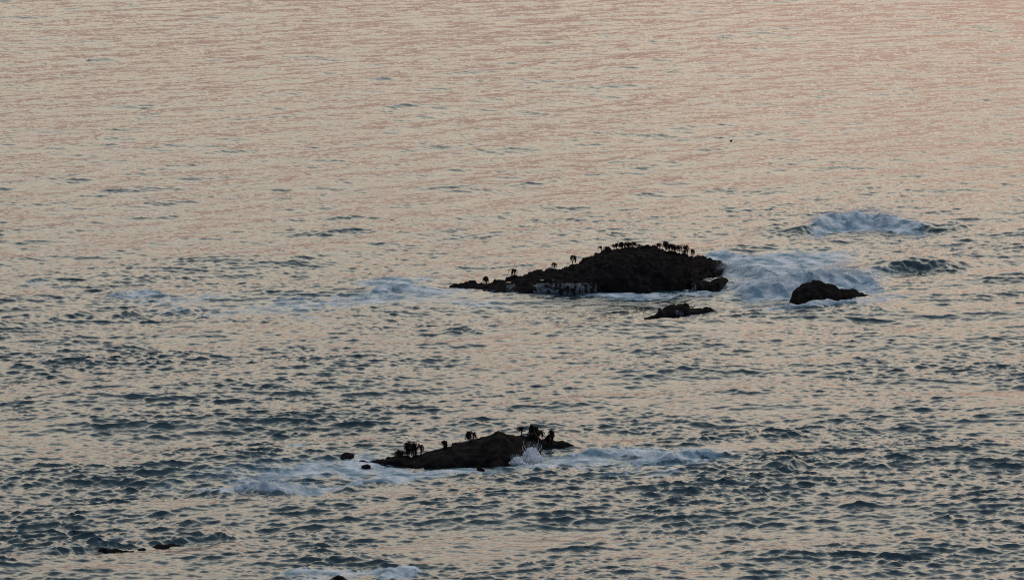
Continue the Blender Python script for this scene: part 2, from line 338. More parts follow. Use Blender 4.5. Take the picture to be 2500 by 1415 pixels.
def rock_mat():
    m, n, l = mat("wet_rock"); p = n["Principled BSDF"]
    tcn = n.new("ShaderNodeTexCoord")
    t = n.new("ShaderNodeTexNoise"); t.inputs["Scale"].default_value = 2.5; t.inputs["Detail"].default_value = 8; t.inputs["Roughness"].default_value = .7; l.new(tcn.outputs["Object"], t.inputs[0])
    r = n.new("ShaderNodeValToRGB"); cr = r.color_ramp
    cr.elements[0].position = .35; cr.elements[0].color = (0.0075, 0.0070, 0.0078, 1)
    cr.elements[1].position = .72; cr.elements[1].color = (0.0480, 0.0360, 0.0310, 1)
    e = cr.elements.new(.52); e.color = (0.0170, 0.0145, 0.0140, 1)
    l.new(t.outputs[0], r.inputs[0]); l.new(r.outputs[0], p.inputs["Base Color"])
    p.inputs["Roughness"].default_value = .85; p.inputs["Specular IOR Level"].default_value = .012
    v = n.new("ShaderNodeTexVoronoi"); v.inputs["Scale"].default_value = 14; l.new(tcn.outputs["Object"], v.inputs[0])
    b = n.new("ShaderNodeBump"); b.inputs["Distance"].default_value = .015; b.inputs["Strength"].default_value = .5
    l.new(v.outputs[0], b.inputs["Height"]); l.new(b.outputs[0], p.inputs["Normal"])
    return m
def flat_mat(name, col, rough=.6, spec=.3, vary=.3, scale=20, trans=0):
    m, n, l = mat(name); p = n["Principled BSDF"]
    t = n.new("ShaderNodeTexNoise"); t.inputs["Scale"].default_value = scale; t.inputs["Detail"].default_value = 4
    tcn = n.new("ShaderNodeTexCoord"); l.new(tcn.outputs["Object"], t.inputs[0])
    r = n.new("ShaderNodeMix"); r.data_type = 'RGBA'; l.new(t.outputs[0], r.inputs[0])
    r.inputs[6].default_value = (*[c * (1 - vary) for c in col], 1); r.inputs[7].default_value = (*[c * (1 + vary) for c in col], 1)
    l.new(r.outputs[2], p.inputs["Base Color"]); p.inputs["Roughness"].default_value = rough; p.inputs["Specular IOR Level"].default_value = spec
    if trans:
        tr = n.new("ShaderNodeBsdfTranslucent"); l.new(r.outputs[2], tr.inputs[0])
        ms = n.new("ShaderNodeMixShader"); ms.inputs[0].default_value = trans
        l.new(p.outputs[0], ms.inputs[1]); l.new(tr.outputs[0], ms.inputs[2]); l.new(ms.outputs[0], n["Material Output"].inputs[0])
    return m
M_WATER = water_mat(); M_ROCK = rock_mat()
M_STIPE = flat_mat("kelp_stipe", (0.010, 0.006, 0.005), .6, .2)
M_FROND = flat_mat("kelp_frond", (0.014, 0.006, 0.004), .55, .2, trans=.25)
M_SPRAY = flat_mat("spray", (0.74, 0.79, 0.84), .8, .1, .06, 4, trans=.4)
M_SPLASH = flat_mat("splash_water", (0.86, 0.88, 0.90), .6, .3, .30, 7)
def rough_up(m, sc, dist):
    n, l = m.node_tree.nodes, m.node_tree.links; t = n.new("ShaderNodeTexNoise"); t.inputs["Scale"].default_value = sc; t.inputs["Detail"].default_value = 5
    c_ = n.new("ShaderNodeTexCoord"); l.new(c_.outputs["Object"], t.inputs[0]); b = n.new("ShaderNodeBump"); b.inputs["Distance"].default_value = dist
    l.new(t.outputs[0], b.inputs["Height"]); l.new(b.outputs[0], n["Principled BSDF"].inputs["Normal"])
rough_up(M_SPLASH, 9, .012)
M_FALL = flat_mat("falling_water", (0.17, 0.20, 0.24), .7, .2, .6, 9)
def veil(m):
    n, l = m.node_tree.nodes, m.node_tree.links; o = n["Material Output"]; src = o.inputs[0].links[0].from_socket
    tcn = n.new("ShaderNodeTexCoord"); mp_ = n.new("ShaderNodeMapping"); mp_.inputs["Scale"].default_value = (11, 3, 1.1); l.new(tcn.outputs["Object"], mp_.inputs[0])
    t = n.new("ShaderNodeTexNoise"); t.inputs["Scale"].default_value = 1.0; t.inputs["Detail"].default_value = 4; l.new(mp_.outputs[0], t.inputs[0])
    q = n.new("ShaderNodeMapRange"); t2 = n.new("ShaderNodeTexNoise"); t2.inputs["Scale"].default_value = 2.6; t2.inputs["Detail"].default_value = 1; l.new(tcn.outputs["Object"], t2.inputs[0])
    av = n.new("ShaderNodeMath"); av.operation = 'MULTIPLY_ADD'; av.inputs[1].default_value = .8; l.new(t2.outputs[0], av.inputs[0]); l.new(t.outputs[0], av.inputs[2])
    q.inputs[1].default_value = .80; q.inputs[2].default_value = 1.18; q.inputs[4].default_value = .6; l.new(av.outputs[0], q.inputs[0])
    tr = n.new("ShaderNodeBsdfTransparent"); ms = n.new("ShaderNodeMixShader"); l.new(q.outputs[0], ms.inputs[0]); l.new(tr.outputs[0], ms.inputs[1]); l.new(src, ms.inputs[2]); l.new(ms.outputs[0], o.inputs[0])
veil(M_FALL)
M_POOL = flat_mat("pool_water", (0.010, 0.016, 0.016), .08, .5, .2, 3)

# ------------------------------------------------------------------ the sea: one sheet, close-meshed where the rocks are
def build_sea():
    a0 = R(9.2)
    th = np.linspace(-a0, a0, 1500)
    g = []; s = th[1] - th[0]; t = a0
    while t < R(75): s *= 1.12; t += s; g.append(t)
    th = np.concatenate([-np.array(g)[::-1], th, np.array(g)])
    rr = [40.0]; 
    while rr[-1] < 114: rr.append(rr[-1] + max(.12, (116 - rr[-1]) * .12))
    while rr[-1] < 520:
        r = rr[-1]; rr.append(r + (0.085 if r < 160 else 0.085 + (r - 160) * 0.0007))
    st = rr[-1] - rr[-2]
    while rr[-1] < 40000: st *= 1.08; rr.append(rr[-1] + st)
    rr = np.array(rr)
    Rg, Tg = np.meshgrid(rr, th, indexing='ij')
    X = (Rg * np.sin(Tg)).ravel(); Y = (Rg * np.cos(Tg)).ravel()
    x, y, z, f = sea(X, Y)
    far = ss(2000, 6000, np.hypot(X, Y)); z = z * (1 - far)
    o = mesh_np("sea_water", np.stack([x, y, z], 1), gridF(len(rr), len(th))[:, ::-1], M_WATER)
    at = o.data.attributes.new("foam", 'FLOAT', 'POINT'); at.data.foreach_set("value", f)
    print("sea", len(rr), len(th), len(X))
    return tag(o, kind="structure")
t0 = time.time(); build_sea(); print("sea s", time.time() - t0)

def sea_z(x, y):
    X = np.array([x], np.float32); Y = np.array([y], np.float32)
    return float(sea(X, Y)[2][0])

# ------------------------------------------------------------------ rocks
def loft(top, bot, depth, back, seed, nU=None, amp=.10, face=.55, step=0.045, lump=1.0):
    """rock whose skyline and waterline were read off the photograph; depth/back in metres or tables over u"""
    u0, u1 = top[0][0], top[-1][0]
    Ym = G(0, bot[len(bot) // 2][1]).y; nU = int((u1 - u0) / ppm(Ym) / step)
    us = np.linspace(u0, u1, nU); nT = 110; V = np.zeros((nU, nT, 3))
    tt = np.linspace(0, 1, nT)
    for i, u in enumerate(us):
        vt = float(lerp(top, u)); vb = float(lerp(bot, u)); Pf = G(u, vb)
        dp = float(lerp(depth, u)) if isinstance(depth, list) else depth
        bk = float(lerp(back, u)) if isinstance(back, list) else back
        e = min(1, (u - u0) / (u1 - u0) * 14 + .02, (u1 - u) / (u1 - u0) * 14 + .02); dp *= e; bk *= e
        Yr = Pf.y + dp; Pr = atY(u, vt, Yr); zr = max(Pr.z, 0.02)
        for j, t in enumerate(tt):
            if t < .15:
                q = t / .15; V[i, j] = (Pf.x, Pf.y - .5 * (1 - q) * e - .0, -1.0 * (1 - q) * e)
            elif t < .62:
                q = (t - .15) / .47; a = q * math.pi / 2
                V[i, j] = (Pf.x + (Pr.x - Pf.x) * q, Pf.y + dp * (1 - math.cos(a)) ** .8, zr * math.sin(a) ** face)
            else:
                q = (t - .62) / .38; a = q * math.pi / 2
                V[i, j] = (Pr.x, Yr + bk * math.sin(a), zr - (zr + 1.0 * e) * (1 - math.cos(a)))
    # break the surface up
    gu = np.gradient(V, axis=0); gt = np.gradient(V, axis=1); nrm = np.cross(gt, gu); nrm /= np.linalg.norm(nrm, axis=2, keepdims=True) + 1e-9
    # normals should look out of the rock
    if nrm[nU // 2, 30] @ np.array([0, -1, .3]) < 0: nrm = -nrm
    off = Vector((seed * 7.3, seed * 3.1, seed * 1.7))
    for i in range(nU):
        ee = min(1, i / nU * 12 + .25, (nU - 1 - i) / nU * 12 + .25)
        for j in range(nT):
            p = Vector(V[i, j])
            n1 = mnoise.ridged_multi_fractal(p * .9 * lump + off, 0.9, 2.1, 4, 1.0, 2.0) - 1.1
            n2 = mnoise.turbulence(p * 4.0 + off, 4, True) - .5
            n3 = mnoise.noise(p * 16 + off); vd = mnoise.voronoi(p * 1.5 * lump + off)[0]; n4 = min(vd[1] - vd[0], .5) + mnoise.cell(p * 2.3 + off) * .0
            V[i, j] += nrm[i, j] * ee * (amp * (.7 * n1 + .95 * n2 + 2.0 * (n4 - .25)) + .010 * n3)
    return V.reshape(-1, 3), gridF(nU, nT)
BVH = {}
def rock(name, lofts, label, cat="rock", **kw):
    Vs, Fs, k = [], [], 0
    for a in lofts:
        V, F = loft(**a); Vs.append(V); Fs.append(F + k); k += len(V)
    V = np.concatenate(Vs); F = np.concatenate(Fs)
    o = mesh_np(name, V, F, M_ROCK)
    b = BVHTree.FromPolygons([tuple(v) for v in V], [tuple(f) for f in F]); BVH[label] = b
    return tag(o, label, cat, **kw), b

big_top = [(1066,708),(1085,703),(1100,697),(1115,692),(1135,690),(1150,689),(1165,690),(1180,692),(1200,689),(1225,683),(1250,680),(1270,673),(1290,667),(1305,664),(1315,662),(1325,664),(1340,660),(1358,657),(1380,653),(1400,646),(1420,640),(1440,629),(1455,619),(1470,614),(1490,608),(1520,607),(1545,605),(1560,602),(1580,603),(1605,605),(1625,611),(1640,617),(1665,620),(1685,624),(1700,627),(1720,628),(1735,633),(1755,638),(1768,643),(1778,650),(1786,654)]
big_bot = [(1066,709),(1085,711),(1120,714),(1200,719),(1300,722),(1400,722),(1460,717),(1560,716),(1600,714),(1660,712),(1690,706),(1705,692),(1722,684),(1745,676),(1765,664),(1786,656)]
R_BIG, B_BIG = rock("rock_island", [
    dict(top=big_top, bot=big_bot, depth=[(1066,.35),(1120,.8),(1220,3.0),(1460,4.0),(1600,4.0),(1700,2.2),(1786,.8)], back=[(1066,.8),(1500,3),(1786,1.2)], seed=1, amp=.13, face=.62),
    dict(top=[(1120,712),(1140,703),(1180,699),(1230,693),(1290,694),(1330,692),(1380,686),(1430,684),(1460,690),(1475,716)], bot=[(1120,714),(1200,720),(1300,723),(1400,723),(1475,717)], depth=[(1120,.8),(1300,1.3),(1475,1.0)], back=2.2, seed=2, amp=.09, face=.35),
    dict(top=[(1680,712),(1695,692),(1710,684),(1735,686),(1750,681),(1765,677),(1776,680),(1780,692)], bot=[(1680,713),(1710,714),(1740,713),(1757,712),(1768,703),(1780,694)], depth=.9, back=1.2, seed=3, amp=.07, face=.45),
    dict(top=[(1520,716),(1545,694),(1560,690),(1580,694),(1600,716)], bot=[(1520,717),(1560,718),(1600,716)], depth=.7, back=1.2, seed=4, amp=.06, face=.45),
    ], "long dark rock island with a high domed back, largest rock in the picture", "rock")
R_RIGHT, B_RIGHT = rock("sea_rock", [
    dict(top=[(1924,744),(1935,722),(1942,710),(1950,702),(1965,694),(1985,686),(2000,688),(2020,693),(2035,697),(2050,706),(2068,706),(2085,705),(2095,712),(2110,718),(2127,722)],
         bot=[(1924,745),(1950,745),(1980,744),(2020,740),(2060,734),(2100,727),(2127,723)], depth=[(1924,.6),(1980,1.6),(2127,.5)], back=1.8, seed=5, amp=.09, face=.6)],
    "humped dark rock with a low tail to the right, standing in the white water")
R_SMALL, B_SMALL = rock("sea_rock", [
    dict(top=[(1592,778),(1603,763),(1608,753),(1618,752),(1626,750),(1632,746),(1645,744),(1658,743),(1672,741),(1680,746),(1686,753),(1700,752),(1715,753),(1722,748),(1735,749),(1745,755),(1755,763)],
         bot=[(1592,779),(1612,780),(1640,774),(1690,771),(1725,768),(1755,764)], depth=[(1592,.4),(1660,1.1),(1755,.4)], back=1.1, seed=6, amp=.07, face=.55, lump=1.6),
    dict(top=[(1572,776),(1582,773),(1598,768),(1612,766)], bot=[(1572,777),(1590,779),(1612,780)], depth=.4, back=.5, seed=7, amp=.04, face=.6)],
    "low jagged dark rock with a notched top, in front of the rock island")
R_NEAR, B_NEAR = rock("sea_rock", [
    dict(top=[(903,1124),(930,1120),(950,1113),(968,1107),(985,1112),(1000,1112),(1012,1111),(1030,1107),(1045,1099),(1060,1098),(1085,1092),(1103,1092),(1105,1082),(1130,1081),(1150,1076),(1170,1070),(1190,1064),(1203,1059),(1215,1053),(1222,1053),(1235,1060),(1250,1062),(1270,1061),(1290,1063),(1305,1066),(1325,1072),(1340,1076),(1355,1075),(1375,1074),(1390,1079),(1404,1088)],
         bot=[(903,1126),(940,1128),(960,1126),(985,1132),(1015,1137),(1050,1142),(1090,1141),(1130,1136),(1180,1134),(1215,1137),(1240,1133),(1262,1122),(1290,1108),(1330,1099),(1360,1097),(1402,1093)],
         depth=[(903,.4),(1000,1.5),(1150,2.2),(1290,1.6),(1340,.7),(1404,.35)], back=[(903,.6),(1150,1.8),(1402,.6)], seed=8, amp=.075, face=.62)],
    "dark hump backed rock nearest the middle bottom, with kelp standing along its top")
rock("sea_rock", [dict(top=[(829,1122),(835,1109),(842,1103),(852,1104),(862,1106),(870,1111),(880,1118)], bot=[(829,1125),(845,1124),(862,1122),(880,1120)], depth=.45, back=.4, seed=9, amp=.05, face=.4)],
    "small stumpy dark rock shaggy with kelp, just left of the near rock")
rock("sea_rock", [dict(top=[(876,1124),(884,1121),(895,1123),(905,1124),(915,1122)], bot=[(876,1126),(895,1127),(915,1126)], depth=.2, back=.3, seed=10, amp=.03)],
    "thin low ledge of dark rock at the left tip of the near rock")
rock("sea_rock", [dict(top=[(882,1136),(890,1133),(897,1132),(905,1136)], bot=[(882,1137),(895,1138),(905,1137)], depth=.2, back=.25, seed=11, amp=.03)],
    "tiny dark stone awash in foam below the near rock's left tip")
rock("sea_rock", [dict(top=[(1160,1137),(1168,1133),(1174,1138),(1183,1144)], bot=[(1160,1139),(1172,1145),(1183,1145)], depth=.2, back=.25, seed=12, amp=.03)],
    "tiny dark stone against the front foot of the near rock")
rock("sea_rock", [dict(top=[(205,1341),(240,1337),(270,1338),(300,1342),(340,1340),(370,1335),(385,1329),(405,1326),(440,1328)], bot=[(205,1341),(260,1352),(310,1352),(360,1346),(440,1329)], depth=.28, back=.7, seed=13, amp=.06, lump=2)],
    "nearly drowned flat dark rock under a rearing wave at the lower left")
rock("sea_rock", [dict(top=[(806,1413),(815,1406),(825,1402),(836,1405),(848,1412)], bot=[(806,1416),(826,1420),(848,1416)], depth=.3, back=.4, seed=14, amp=.04)],
    "reddish brown kelp covered rock tip cut by the bottom edge")
rock("sea_rock", [dict(top=[(985,712),(1005,708),(1030,705),(1045,704),(1060,702),(1072,700),(1090,702)], bot=[(985,716),(1045,715),(1072,712),(1090,711)], depth=.2, back=.5, seed=15, amp=.05)],
    "low dark reef tip awash beyond the left end of the rock island")

# ------------------------------------------------------------------ sea palms
def tube(path, rad, seg=7):
    V, F = [], []; n = len(path)
    for i, p in enumerate(path):
        d = (path[min(i + 1, n - 1)] - path[max(i - 1, 0)]).normalized(); a = d.orthogonal().normalized(); b = d.cross(a)
        for k in range(seg):
            t = 2 * math.pi * k / seg; V.append(p + (a * math.cos(t) + b * math.sin(t)) * rad[i])
    for i in range(n - 1):
        for k in range(seg):
            q = (k + 1) % seg; F.append((i * seg + k, i * seg + q, (i + 1) * seg + q, (i + 1) * seg + k))
    return V, F
def ribbon(path, w, th, side):
    V, F = [], []; n = len(path)
    for i, p in enumerate(path):
        t = (path[min(i + 1, n - 1)] - path[max(i - 1, 0)]).normalized(); s = side - t * side.dot(t); s.normalize(); u = t.cross(s)
        for a, b in ((-1, -1), (1, -1), (1, 1), (-1, 1)): V.append(p + s * (a * w[i] / 2) + u * (b * th / 2))
    for i in range(n - 1):
        for k in range(4):
            q = (k + 1) % 4; F.append((i * 4 + k, i * 4 + q, i * 4 + 4 + q, i * 4 + 4 + k))
    F.append((0, 1, 2, 3)); e = (n - 1) * 4; F.append((e + 3, e + 2, e + 1, e))
    return V, F
def sea_palm(u, vb, vt, w, lean, dens, droop, seed, bvh, label, group):
    """u,vb foot and vt top read off the photograph; w crown width in px; lean in px of the crown's shift"""
    rng = random.Random(seed)
    o = Vector((0, 0, HC)); hit = None; vv = vb
    while hit is None and vv < vb + 14:
        hit = bvh.ray_cast(o, ray(u, vv).normalized())[0]; vv += 1
    foot = hit if hit else G(u, vb, .2)
    k = ppm(foot.y); H = max(.16, (vv - 1 - vt) / k); wd = w / k
    e = bpy.data.objects.new("sea_palm", None); COL.objects.link(e); e.location = foot - Vector((0, 0, .03)); tag(e, label, "sea palm", group)
    e.empty_display_size = .1
    lx = lean / k; ly = rng.uniform(-.05, .05)
    st = H * .90
    path = [Vector((lx * (t ** 1.6) + .012 * math.sin(5 * t + seed), ly * t, st * t + .03 * 0)) for t in [i / 8 for i in range(9)]]
    V, F = tube(path, [.021 - .010 * t / 8 for t in range(9)])
    # holdfast: short knobbly roots at the foot
    V = list(V); F = list(F)
    for a in range(6):
        t = a * 1.05 + rng.random(); P = [Vector((0, 0, .05)), Vector((.035 * math.cos(t), .035 * math.sin(t), .03)), Vector((.06 * math.cos(t), .06 * math.sin(t), -.02))]
        v2, f2 = tube(P, [.012, .010, .006], 5); F += [tuple(x + len(V) for x in f) for f in f2]; V += v2
    mesh_np("stipe", [tuple(v) for v in V], F, M_STIPE, parent=e)
    top = path[-1]; V, F = [], []; side_ = Vector((rng.uniform(-.3, .3), rng.uniform(-.3, .3), 0))
    for i in range(dens):
        az = 2 * math.pi * (i / dens) + rng.uniform(-.4, .4); d = Vector((math.cos(az), math.sin(az), 0)) + side_
        ro = wd * .5 * rng.uniform(.35, 1.15); Lh = H * droop * rng.uniform(.35, 1.15); rise = H * rng.uniform(.0, .16)
        if rng.random() < .12: ro *= 1.35; Lh *= .4; rise *= 1.4
        pts = []
        for j in range(8):
            t = j / 7
            pts.append(top + d * ro * (1 - (1 - t) ** 2.2) + Vector((rng.uniform(-.016, .016), rng.uniform(-.016, .016), rise * math.sin(min(1, t * 2.4) * math.pi / 2) * (1 - t) ** .4 * 1.1 - Lh * max(0, t - .16) ** 1.5)))
        ww = [.014, .028, .036, .038, .036, .032, .024, .010]; s = rng.uniform(.8, 1.35)
        v2, f2 = ribbon(pts, [x * s for x in ww], .003, d.cross(Vector((0, 0, 1))) + Vector((0, 0, rng.uniform(-.4, .4))))
        F += [tuple(x + len(V) for x in f) for f in f2]; V += v2
    mesh_np("fronds", [tuple(v) for v in V], F, M_FROND, smooth=False, parent=e)
    return e
gI, gL, gR, gN = "sea palms spaced along the rock island's left slope", "sea palms in the left clump on the rock island", "sea palms in the right clump on the rock island", "sea palms on the near rock"
PALMS = [
 # u, foot v, top v, width, lean, fronds, droop, rock, label, group
 (1187,692,675,12,0,34,.85,B_BIG,"thick drooping sea palm alone on the low left shelf of the rock island",gI),
 (1251,680,657,17,4,22,.65,B_BIG,"long stalked sea palm leaning right, second from the island's left tip",gI),
 (1355,657,642,10,-3,14,.5,B_BIG,"thin little sea palm halfway up the island's left slope",gI),
 (1398,645,625,14,3,26,.75,B_BIG,"ragged lone sea palm high on the left slope, just before the crest",gI),
 (1470,616,601,9,-4,14,.5,B_BIG,"thin sea palm leaning left, first of the left clump on the crest",gL),
 (1481,612,603,12,1,22,.6,B_BIG,"squat sea palm beside the left leaning one on the crest",gL),
 (1499,608,598,10,-1,20,.7,B_BIG,"short bushy sea palm third from the left in the left clump",gL),
 (1506,608,595,9,-1,18,.6,B_BIG,"narrow pointed sea palm fourth from the left in the left clump",gL),
 (1518,608,591,12,-1,26,.75,B_BIG,"tallest dense sea palm of the left clump, around its middle",gL),
 (1528,608,593,11,0,22,.7,B_BIG,"dark sea palm sixth from the left in the left clump",gL),
 (1537,607,592,12,-1,24,.7,B_BIG,"sea palm with a pointed crown seventh from the left in the left clump",gL),
 (1548,606,591,11,0,24,.8,B_BIG,"upright sea palm second from the right in the left clump",gL),
 (1557,604,597,14,2,18,.5,B_BIG,"low spreading sea palm closing the left clump on its right",gL),
 (1609,606,594,13,-2,24,.7,B_BIG,"small bushy sea palm first of the right clump on the crest",gR),
 (1625,610,590,13,0,30,.7,B_BIG,"tallest sea palm of the right clump, with a round top",gR),
 (1634,615,597,18,2,40,.8,B_BIG,"broadest sea palm of the right clump, its crown like a flat cap",gR),
 (1646,618,600,12,1,28,.75,B_BIG,"sea palm tucked behind the broad capped one",gR),
 (1659,619,599,14,-2,20,.6,B_BIG,"loose open sea palm in the middle of the right clump",gR),
 (1671,620,613,10,0,18,.6,B_BIG,"very low sea palm at the foot of the tall right ones",gR),
 (1679,624,600,15,-4,26,.6,B_BIG,"long stalked sea palm leaning left near the clump's right end",gR),
 (1689,624,609,10,2,18,.8,B_BIG,"last small sea palm at the right end of the right clump",gR),
 (975,1113,1096,17,2,44,.95,B_NEAR,"squat hooded sea palm lowest on the near rock's left end",gN),
 (995,1113,1078,14,-1,46,.95,B_NEAR,"bulky sea palm hanging to the ground, left one of the tall pair",gN),
 (1010,1113,1078,13,0,46,.95,B_NEAR,"bulky sea palm hanging to the ground, right one of the tall pair",gN),
 (1028,1108,1083,22,-2,18,.9,B_NEAR,"thin spidery sea palm just right of the bulky pair",gN),
 (1087,1092,1073,11,0,40,1.0,B_NEAR,"smooth arched sea palm alone halfway up the near rock",gN),
 (1148,1077,1050,14,-2,40,.85,B_NEAR,"broad dark sea palm left of the near rock's summit",gN),
 (1166,1072,1051,12,-8,10,.8,B_NEAR,"bare arching sea palm bent left, beside the broad dark one",gN),
 (1274,1062,1040,13,-3,18,.6,B_NEAR,"open topped sea palm just right of the near rock's summit",gN),
 (1298,1068,1033,8,-1,30,.8,B_NEAR,"tallest and narrowest sea palm on the near rock",gN),
 (1309,1068,1038,12,0,32,.8,B_NEAR,"square topped sea palm right of the tallest one",gN),
 (1301,1072,1052,22,0,44,.9,B_NEAR,"wide low sea palm below the tallest one, above the splash",gN),
 (1336,1080,1048,15,-16,20,.55,B_NEAR,"long stalked sea palm bent far left above the splash",gN),
 (1339,1080,1059,9,0,26,.8,B_NEAR,"short sea palm second from the near rock's right tip",gN),
 (1347,1081,1048,10,-1,36,.65,B_NEAR,"tall sea palm nearest the near rock's right tip",gN),
]
for i, (u, vb, vt, w, ln, de, dr, b, lab, g) in enumerate(PALMS): sea_palm(u, vb + 1, vt - (2.5 if b is B_BIG else 0), w * 1.4, ln, int(de * 1.3), min(1.05, dr * 1.2), 100 + i, b, lab, g)

# ------------------------------------------------------------------ spray and splashes
OCT = np.array([(1,0,0),(-1,0,0),(0,1,0),(0,-1,0),(0,0,1),(0,0,-1)], np.float32)
OF = np.array([(0,2,4),(2,1,4),(1,3,4),(3,0,4),(2,0,5),(1,2,5),(3,1,5),(0,3,5)], np.int32)
def droplets(name, P, rad, label, cat, kind="stuff", m=None):
    P = np.asarray(P, np.float32); n = len(P)
    V = (P[:, None, :] + OCT[None] * np.asarray(rad, np.float32)[:, None, None]).reshape(-1, 3)
    F = (OF[None] + (np.arange(n) * 6)[:, None, None]).reshape(-1, 3)
    return tag(mesh_np(name, V, F, m or M_SPRAY, smooth=False), label, cat, kind=kind)
def mist(line, n, spread, hgt, label, seed, r0=.003, r1=.010):
    n = int(n * 1.1)
    """line: (u, v of the crest foot, crest height m, density)"""
    rng = np.random.default_rng(seed)
    us = np.array([a[0] for a in line], float); de = np.array([a[3] for a in line]); 
    xs = np.linspace(us[0], us[-1], 400); pd = np.interp(xs, us, de); pd /= pd.sum()
    u = rng.choice(xs, n, p=pd) + rng.uniform(-2, 2, n)
    v = np.interp(u, us, [a[1] for a in line]); h = np.interp(u, us, [a[2] for a in line])
    cl = T_fine.f[0][(u * 3).astype(int) % 1024, 5]
    P = []
    for i in range(n):
        g = G(u[i], v[i]); q = abs(rng.normal()) * (0.6 + .5 * cl[i])
        P.append((g.x + rng.normal() * .12, g.y + rng.normal() * spread, h[i] * .75 + q * hgt))
    return droplets("sea_spray", P, rng.uniform(r0, r1, n), label, "spray")
mist([(1965,562,.45,.3),(1990,560,.75,1.2),(2020,557,.85,.5),(2070,553,1.0,.9),(2130,552,1.08,1.0),(2190,557,.95,.6),(2240,562,.7,.15)], 9000, .5, .20, "fine spray blown off the crest of the far breaking wave", 1)
mist([(1780,712,.2,.4),(1830,714,.45,.8),(1900,712,.75,1.2),(1960,706,.9,1.0),(2020,700,.95,1.0),(2080,696,.9,1.2),(2125,698,.4,.4)], 22000, .6, .17, "mist over the thick white water between the rock island and the humped rock", 2)
mist([(1735,668,.3,.3),(1770,668,.45,1),(1820,676,.4,.8),(1870,684,.3,.3)], 7000, .8, .2, "mist thrown up against the right end of the rock island", 3)
mist([(560,1204,.35,.3),(600,1200,.55,.5),(650,1199,.66,1),(700,1198,.6,.7),(740,1194,.35,.2)], 5000, .18, .05, "fine spray along the crest of the breaker left of the near rock", 4, .002, .007)
mist([(1560,1130,.25,.4),(1620,1128,.38,1),(1680,1126,.3,.5)], 4000, .2, .08, "thin spray over the foam ridge right of the near rock", 5, .002, .007)

def blobmesh(c, r, sc, seed, n=28, rough=.25, tilt=0):
    V = []; 
    for i in range(n):
        for j in range(n * 2):
            a = math.pi * i / (n - 1); b = math.pi * j / n
            d = Vector((math.sin(a) * math.cos(b), math.sin(a) * math.sin(b), math.cos(a)))
            k = 1 + rough * (mnoise.turbulence(d * 2.2 + Vector((seed, 0, 0)), 4, True) - .4) + rough * .4 * mnoise.noise(d * 9 + Vector((seed, 3, 0)))
            V.append((c.x + d.x * r * sc[0] * k + d.z * tilt, c.y + d.y * r * sc[1] * k, c.z + d.z * r * sc[2] * k))
    F = [(i * 2 * n + j, i * 2 * n + (j + 1) % (2 * n), (i + 1) * 2 * n + (j + 1) % (2 * n), (i + 1) * 2 * n + j) for i in range(n - 1) for j in range(2 * n)]
    return V, F
def splash(u, vb, w, h, fingers, label, seed, Y=None):
    rng = random.Random(seed); c = G(u, vb); k = ppm(c.y); wd = w / k; ht = h / k
    V, F = [], []
    for a, b_, q in [(0, .30, 1.0), (-.30, .12, .62), (.30, .14, .60), (-.52, .05, .42), (.55, .05, .40), (-.16, .62, .34), (.17, .66, .32), (.02, .78, .24), (-.36, .42, .30), (.38, .44, .28)]:
        v2, f2 = blobmesh(c + Vector((a * wd, rng.uniform(-.08, .05), ht * b_)), 1, (wd * .36 * q, wd * .24 * q, ht * .50 * q), seed + a * 9, 22, .75)
        F += [tuple(x + len(V) for x in f) for f in f2]; V += v2
    for du, top, lean, r in fingers:
        b = c + Vector((du / k, -.05, ht * .55)); tp = c + Vector((du / k + lean / k, -.05, top * .86 / k))
        path = [b.lerp(tp, t / 6) + Vector((math.sin(t * 1.0 + du) * .03, 0, 0)) for t in range(7)]
        v2, f2 = tube(path, [r * .62 * (1 - .13 * t) * rng.uniform(.6, 1.3) for t in range(7)], 6)
        F += [tuple(x + len(V) for x in f) for f in f2]; V += [tuple(x) for x in v2]
    o = mesh_np("splash", V, F, M_SPLASH, smooth=True); tag(o, label, "splash", kind="stuff")
    P = []; rad = []
    for i in range(260):
        a = rng.uniform(-1, 1); P.append((c.x + a * wd * .62 + rng.gauss(0, .03), c.y + rng.gauss(0, .12), ht * (.35 + .75 * math.sqrt(max(0, 1 - a * a * .8)) * rng.uniform(.5, 1.25)))); rad.append(rng.uniform(.003, .008))
    droplets("sea_spray", P, rad, "loose drops flying round the " + label.split(" ", 1)[1], "spray")
splash(1297, 1122, 42, 35, [(-18,42,-3,.02),(-12,56,-7,.016),(-4,46,-3,.016),(4,47,2,.018),(10,42,3,.016),(15,58,1,.014),(17,46,10,.016)], "white splash bursting up against the right side of the near rock", 3)
splash(1262, 1130, 30, 18, [(-8,20,-3,.014),(0,22,3,.014),(12,32,14,.012)], "low ragged splash climbing the foot of the near rock", 4)
splash(2031, 743, 7, 8, [(0,16,-2,.016),(1,11,2,.014)], "slim jet of water shooting up before the humped rock", 5)

